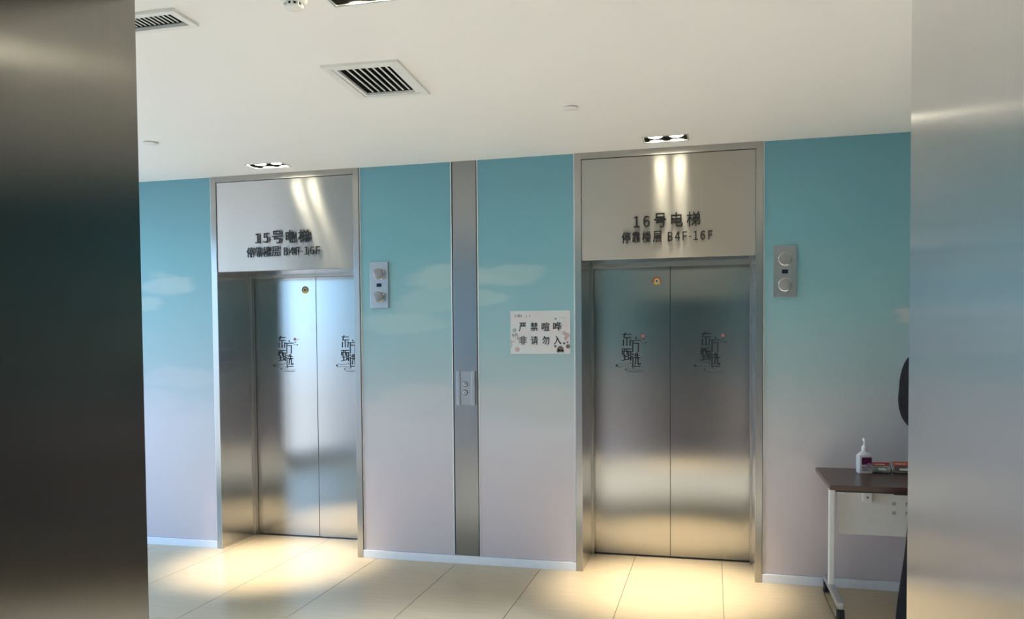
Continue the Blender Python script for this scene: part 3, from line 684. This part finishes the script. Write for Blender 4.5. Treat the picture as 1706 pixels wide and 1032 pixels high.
bx_, by_ = 0.872, -0.215
bt = empty('sanitizer_bottle', (bx_, by_, TZ)); org = bt.location
tag(bt, 'white pump bottle with purple label standing on the walnut table', 'bottle')
BW, BD, BH = 0.040, 0.027, 0.112
rz = Matrix.Rotation(math.radians(-16), 4, 'Z')
def rounded(b, w, d, z0, z1, bev): b.box(org.x-w, org.x+w, org.y-d, org.y+d, z0, z1, bev=bev)
body = part('body', org, 'bottle', bt, lambda b: rounded(b, BW, BD, TZ, TZ+BH, 0.008), True)
part('shoulder', org, 'bottle', bt, lambda b: b.lathe([(0.040, BH-.004), (0.036, BH+.006), (0.024, BH+.015), (0.013, BH+.020), (0.0125, BH+.026)], (org.x, org.y, TZ), 'z', 28, 1.0, 0.68), True)
part('pump_collar', org, 'bottle', bt, lambda b: b.lathe([(0.0165, BH+.021), (0.0165, BH+.044), (0.013, BH+.048), (0.007, BH+.056)], (org.x, org.y, TZ), 'z', 24), True)
part('pump_stem', org, 'bottle', bt, lambda b: b.lathe([(0.0052, BH+.05), (0.0052, BH+.085)], (org.x, org.y, TZ), 'z', 16), True)
hd = part('pump_head', org, 'bottle', bt, lambda b: b.lathe([(0.008, BH+.078), (0.0115, BH+.086), (0.0115, BH+.094), (0.009, BH+.097)], (org.x, org.y, TZ), 'z', 20), True)
part('spout', org, 'bottle', hd, lambda b: b.tube([(org.x, org.y, TZ+BH+.091), (org.x+.022, org.y, TZ+BH+.0915), (org.x+.030, org.y, TZ+BH+.087)], [0.006, 0.0045, 0.0038]), True)
lb = part('label', org, 'card', bt, lambda b: b.box(org.x-.031, org.x+.035, org.y-BD-.0008, org.y-BD+.001, TZ+.012, TZ+.100))
part('label_band', org, 'purple', lb, lambda b: b.box(org.x-.027, org.x+.031, org.y-BD-.0014, org.y-BD, TZ+.054, TZ+.096))
part('label_picture', org, 'lilac', lb, lambda b: b.prism([(org.x+.016+.016*math.cos(a*PI/8), TZ+.046+.018*math.sin(a*PI/8)) for a in range(9)]+[(org.x-.027, TZ+.046), (org.x-.027, TZ+.030), (org.x+.031, TZ+.030)], org.y-BD-.0018, org.y-BD))
b = B(org)
for k in range(3): b.box(org.x-.024, org.x+.020-.006*k, org.y-BD-.0016, org.y-BD, TZ+.0175+.0045*k, TZ+.0195+.0045*k)
b.build('label_print', 'cardtext', lb)
bt.rotation_euler.z = math.radians(14)

def badge_box(x0, x1, yf, h, lean, label, top, face, rotz):
    cx = (x0+x1)/2; root = empty('badge_holder', (cx, yf, TZ)); org = root.location; w = (x1-x0)/2
    tag(root, label, 'card holder', 'card holders on the table')
    D = 0.075
    # sloped stack of cards in a clear tray
    part('tray_floor', org, 'acrylic', root, lambda b: b.box(cx-w, cx+w, yf, yf+D, TZ, TZ+.003))
    part('tray_front', org, 'acrylic', root, lambda b: b.box(cx-w, cx+w, yf-.003, yf, TZ, TZ+.022))
    for sg_ in (-1, 1):
        b = B(org); xx = cx+sg_*w
        vs = [(yf-.003, TZ), (yf+D, TZ), (yf+D, TZ+h), (yf+D-.01, TZ+h), (yf-.003, TZ+.022)]
        a = [b.bm.verts.new(Vector((xx, y, z))-org) for y, z in vs]; c = [b.bm.verts.new(Vector((xx+sg_*.003, y, z))-org) for y, z in vs]
        b.bm.faces.new(a); b.bm.faces.new(c[::-1])
        for k in range(5): b.bm.faces.new((a[k], c[k], c[(k+1) % 5], a[(k+1) % 5]))
        b.build('tray_side', 'acrylic', root)
    ang = math.radians(lean); T = Matrix.Rotation(ang, 4, 'X')
    def slab(nm, mat, u0, u1, t0, t1, n0, n1, parent=root):
        """u across, t up the slope, n out of the slope"""
        b = B((0, 0, 0)); b.box(u0, u1, -n1, -n0, t0, t1)
        bmesh.ops.transform(b.bm, matrix=Matrix.Translation((0, 0.004, 0.0045)) @ Matrix.Rotation(-ang, 4, 'X'), verts=b.bm.verts[:])
        return b.build(nm, mat, parent)
    st = slab('card_stack', 'card', -w+.004, w-.004, 0, h*1.15, -0.010, 0.0)
    slab('card_header', top, -w+.004, w-.004, h*0.78, h*1.22, 0.0, 0.0012, st)
    slab('card_face', face, -w+.006, w-.006, 0.004, h*0.78, 0.0, 0.0010, st)
    slab('name_strip', 'card', -w*.35, w*.55, 0.012, 0.026, 0.001, 0.0022, st)
    slab('portrait', 'cardtext', w*.35, w*.62, h*.42, h*.60, 0.001, 0.002, st)
    slab('text_line', 'cardtext', -w*.8, w*.2, h*.62, h*.66, 0.001, 0.002, st)
    slab('text_line', 'cardtext', -w*.8, w*.1, h*.50, h*.53, 0.001, 0.002, st)
    slab('header_print', 'card', -w*.7, w*.45, h*.92, h*1.0, 0.0012, 0.002, st)
    root.rotation_euler.z = rotz
badge_box(0.921, 1.021, -0.205, 0.056, 38, 'clear card holder with crimson topped cards next to the pump bottle', 'red', 'cardgreen', 0.0)
badge_box(1.040, 1.146, -0.190, 0.060, 38, 'clear card holder with orange red cards farther from the pump bottle', 'redorange', 'leafprint', math.radians(3))

# ------------------------------------------------------------------ person in a black suit beside the table
def skin_mesh(verts, edges, radii, root=0, sub=2):
    me = bpy.data.meshes.new('figure_source'); me.from_pydata(verts, edges, []); o = bpy.data.objects.new('figure_source', me); COL.objects.link(o)
    md = o.modifiers.new('skin', 'SKIN'); md.use_smooth_shade = True
    for i, r in enumerate(radii):
        rr = r if isinstance(r, tuple) else (r, r); me.skin_vertices[0].data[i].radius = rr
        me.skin_vertices[0].data[i].use_root = (i == root)
    sb = o.modifiers.new('sub', 'SUBSURF'); sb.levels = sub; sb.render_levels = sub
    dg = bpy.context.evaluated_depsgraph_get(); dg.update()
    out = bpy.data.meshes.new_from_object(o.evaluated_get(dg)); bpy.data.objects.remove(o); bpy.data.meshes.remove(me)
    for p in out.polygons: p.use_smooth = True
    return out
PX, PY = 1.172, -0.93
man = empty('person', (PX, PY, 0)); tag(man, 'person in a black suit mostly hidden behind the right steel jamb, hands clasped', 'person')
def link(name, me, mat, parent=man):
    me.materials.clear(); me.materials.append(MAT[mat]); o = bpy.data.objects.new(name, me); COL.objects.link(o); o.parent = parent; return o
class G:
    def __init__(s): s.v = []; s.e = []; s.r = []
    def add(s, co, r, prev=None):
        s.v.append(co); s.r.append(r)
        if prev is not None: s.e.append((prev, len(s.v)-1))
        return len(s.v)-1
# continuous body (faces -y); left in the picture is -x
g = G()
pel = g.add((0, 0, .95), (.12, .075)); wst = g.add((0, 0, 1.12), (.11, .075), pel); chs = g.add((0, .005, 1.32), (.125, .085), wst); nb = g.add((0, .01, 1.47), (.075, .062), chs)
nk = g.add((0, .0, 1.53), .056, nb); jaw = g.add((0, -.015, 1.56), (.064, .072), nk); hm = g.add((0, -.012, 1.635), (.074, .092), jaw); hc = g.add((0, .0, 1.70), (.070, .086), hm); ht = g.add((0, .004, 1.74), (.045, .055), hc)
for sd_ in (-1, 1):
    sh = g.add((sd_*.170, .012, 1.435), .052, chs); el = g.add((sd_*.205, .03, 1.16), .042, sh); wr_ = g.add((sd_*.075, -.20, 1.045), .028, el)
    pm = g.add((sd_*.030, -.225, 1.02), (.036, .018), wr_)
    for q in range(4):
        f0 = g.add((sd_*(.012-.001*q), -.245+.012*q, 1.018-.017*q), .0095, pm); f1 = g.add((-sd_*(.012), -.250+.014*q, .998-.017*q), .009, f0); g.add((-sd_*.030, -.240+.014*q, .985-.016*q), .008, f1)
    t0 = g.add((sd_*.030, -.248, 1.035), .011, pm); g.add((sd_*.004, -.262, 1.03), .0095, t0)
    hp = g.add((sd_*.10, 0, .86), .075, pel); kn = g.add((sd_*.155, -.005, .49), .062, hp); an = g.add((sd_*.185, .01, .09), .042, kn); g.add((sd_*.20, -.13, .04), (.040, .030), an)
link('body', skin_mesh(g.v, g.e, g.r, 0, 2), 'skin')
# jacket
g = G()
hem = g.add((0, .0, .775), (.185, .130)); pel = g.add((0, .0, .90), (.182, .128), hem); wst = g.add((0, 0, 1.10), (.165, .120), pel); chs = g.add((0, .005, 1.31), (.180, .125), wst); nb = g.add((0, .012, 1.46), (.125, .090), chs); g.add((0, .015, 1.515), (.085, .074), nb)
for sd_ in (-1, 1):
    sh = g.add((sd_*.188, .012, 1.445), .078, chs); u1 = g.add((sd_*.196, .02, 1.355), .067, sh); u15 = g.add((sd_*.200, .02, 1.305), .059, u1); u2 = g.add((sd_*.204, .025, 1.255), .065, u15); el = g.add((sd_*.200, .03, 1.165), .056, u2); fm = g.add((sd_*.13, -.10, 1.09), .047, el); g.add((sd_*.085, -.185, 1.052), .040, fm)
jk = link('jacket', skin_mesh(g.v, g.e, g.r, 0, 2), 'suit')
g = G()
top = g.add((0, 0, 1.06), (.135, .095)); pel = g.add((0, 0, .93), (.150, .105), top)
for sd_ in (-1, 1):
    hp = g.add((sd_*.10, 0, .84), .112, pel); kn = g.add((sd_*.150, -.005, .48), .082, hp); sn = g.add((sd_*.186, .0, .22), .080, kn); g.add((sd_*.198, .005, .055), .080, sn)
link('trousers', skin_mesh(g.v, g.e, g.r, 0, 2), 'trouser')
for sd_ in (-1, 1):
    b = B(); b.lathe([(.042, 0), (.046, .012), (.046, .03), (.040, .06), (.02, .075)], (0, 0, 0), 'z', 20, 1.0, 3.0)
    bmesh.ops.transform(b.bm, matrix=Matrix.Translation((sd_*.205, -.06, 0.0)) @ Matrix.Rotation(sd_*.22, 4, 'Z'), verts=b.bm.verts[:])
    o = b.build('shoe', 'shoe', man, True)
b = B(); b.prism([(-.045, 1.50), (.045, 1.50), (.0, 1.27)], -.136, -.100); b.build('shirt', 'shirt', man)
b = B(); b.prism([(-.016, 1.475), (.016, 1.475), (.010, 1.445), (.018, 1.31), (0, 1.28), (-.018, 1.31), (-.010, 1.445)], -.138, -.130); b.build('tie', 'ink', man)
# head details
g = G(); a = g.add((0, .012, 1.665), (.076, .088)); c = g.add((0, .008, 1.72), (.073, .085), a); g.add((0, .008, 1.76), (.046, .055), c)
hr = skin_mesh(g.v, g.e, g.r, 0, 2)
for v in hr.vertices:
    if v.co.y < -.05 and v.co.z < 1.71: v.co.y = -.045
link('hair', hr, 'hair')
def ball(nm, mat, c, r, sx=1, sy=1, sz=1):
    b = B(); bmesh.ops.create_uvsphere(b.bm, u_segments=14, v_segments=10, radius=r, matrix=Matrix.Translation((c[0], c[1], c[2]-.035)) @ Matrix.Diagonal((sx, sy, sz, 1))); return b.build(nm, mat, man, True)
for sd_ in (-1, 1):
    ball('eye', 'eyewhite', (sd_*.030, -.096, 1.675), .011, 1.2, .6, .7); ball('pupil', 'dark', (sd_*.030, -.102, 1.675), .005, 1, .6, 1)
    ball('ear', 'skin', (sd_*.078, .0, 1.665), .024, .4, .8, 1.25); ball('eyebrow', 'hair', (sd_*.031, -.099, 1.697), .014, 1.2, .4, .22)
ball('nose', 'skin', (0, -.106, 1.650), .013, .9, 1.1, 1.8); ball('mouth', 'lip', (0, -.093, 1.612), .019, 1.15, .5, .32)
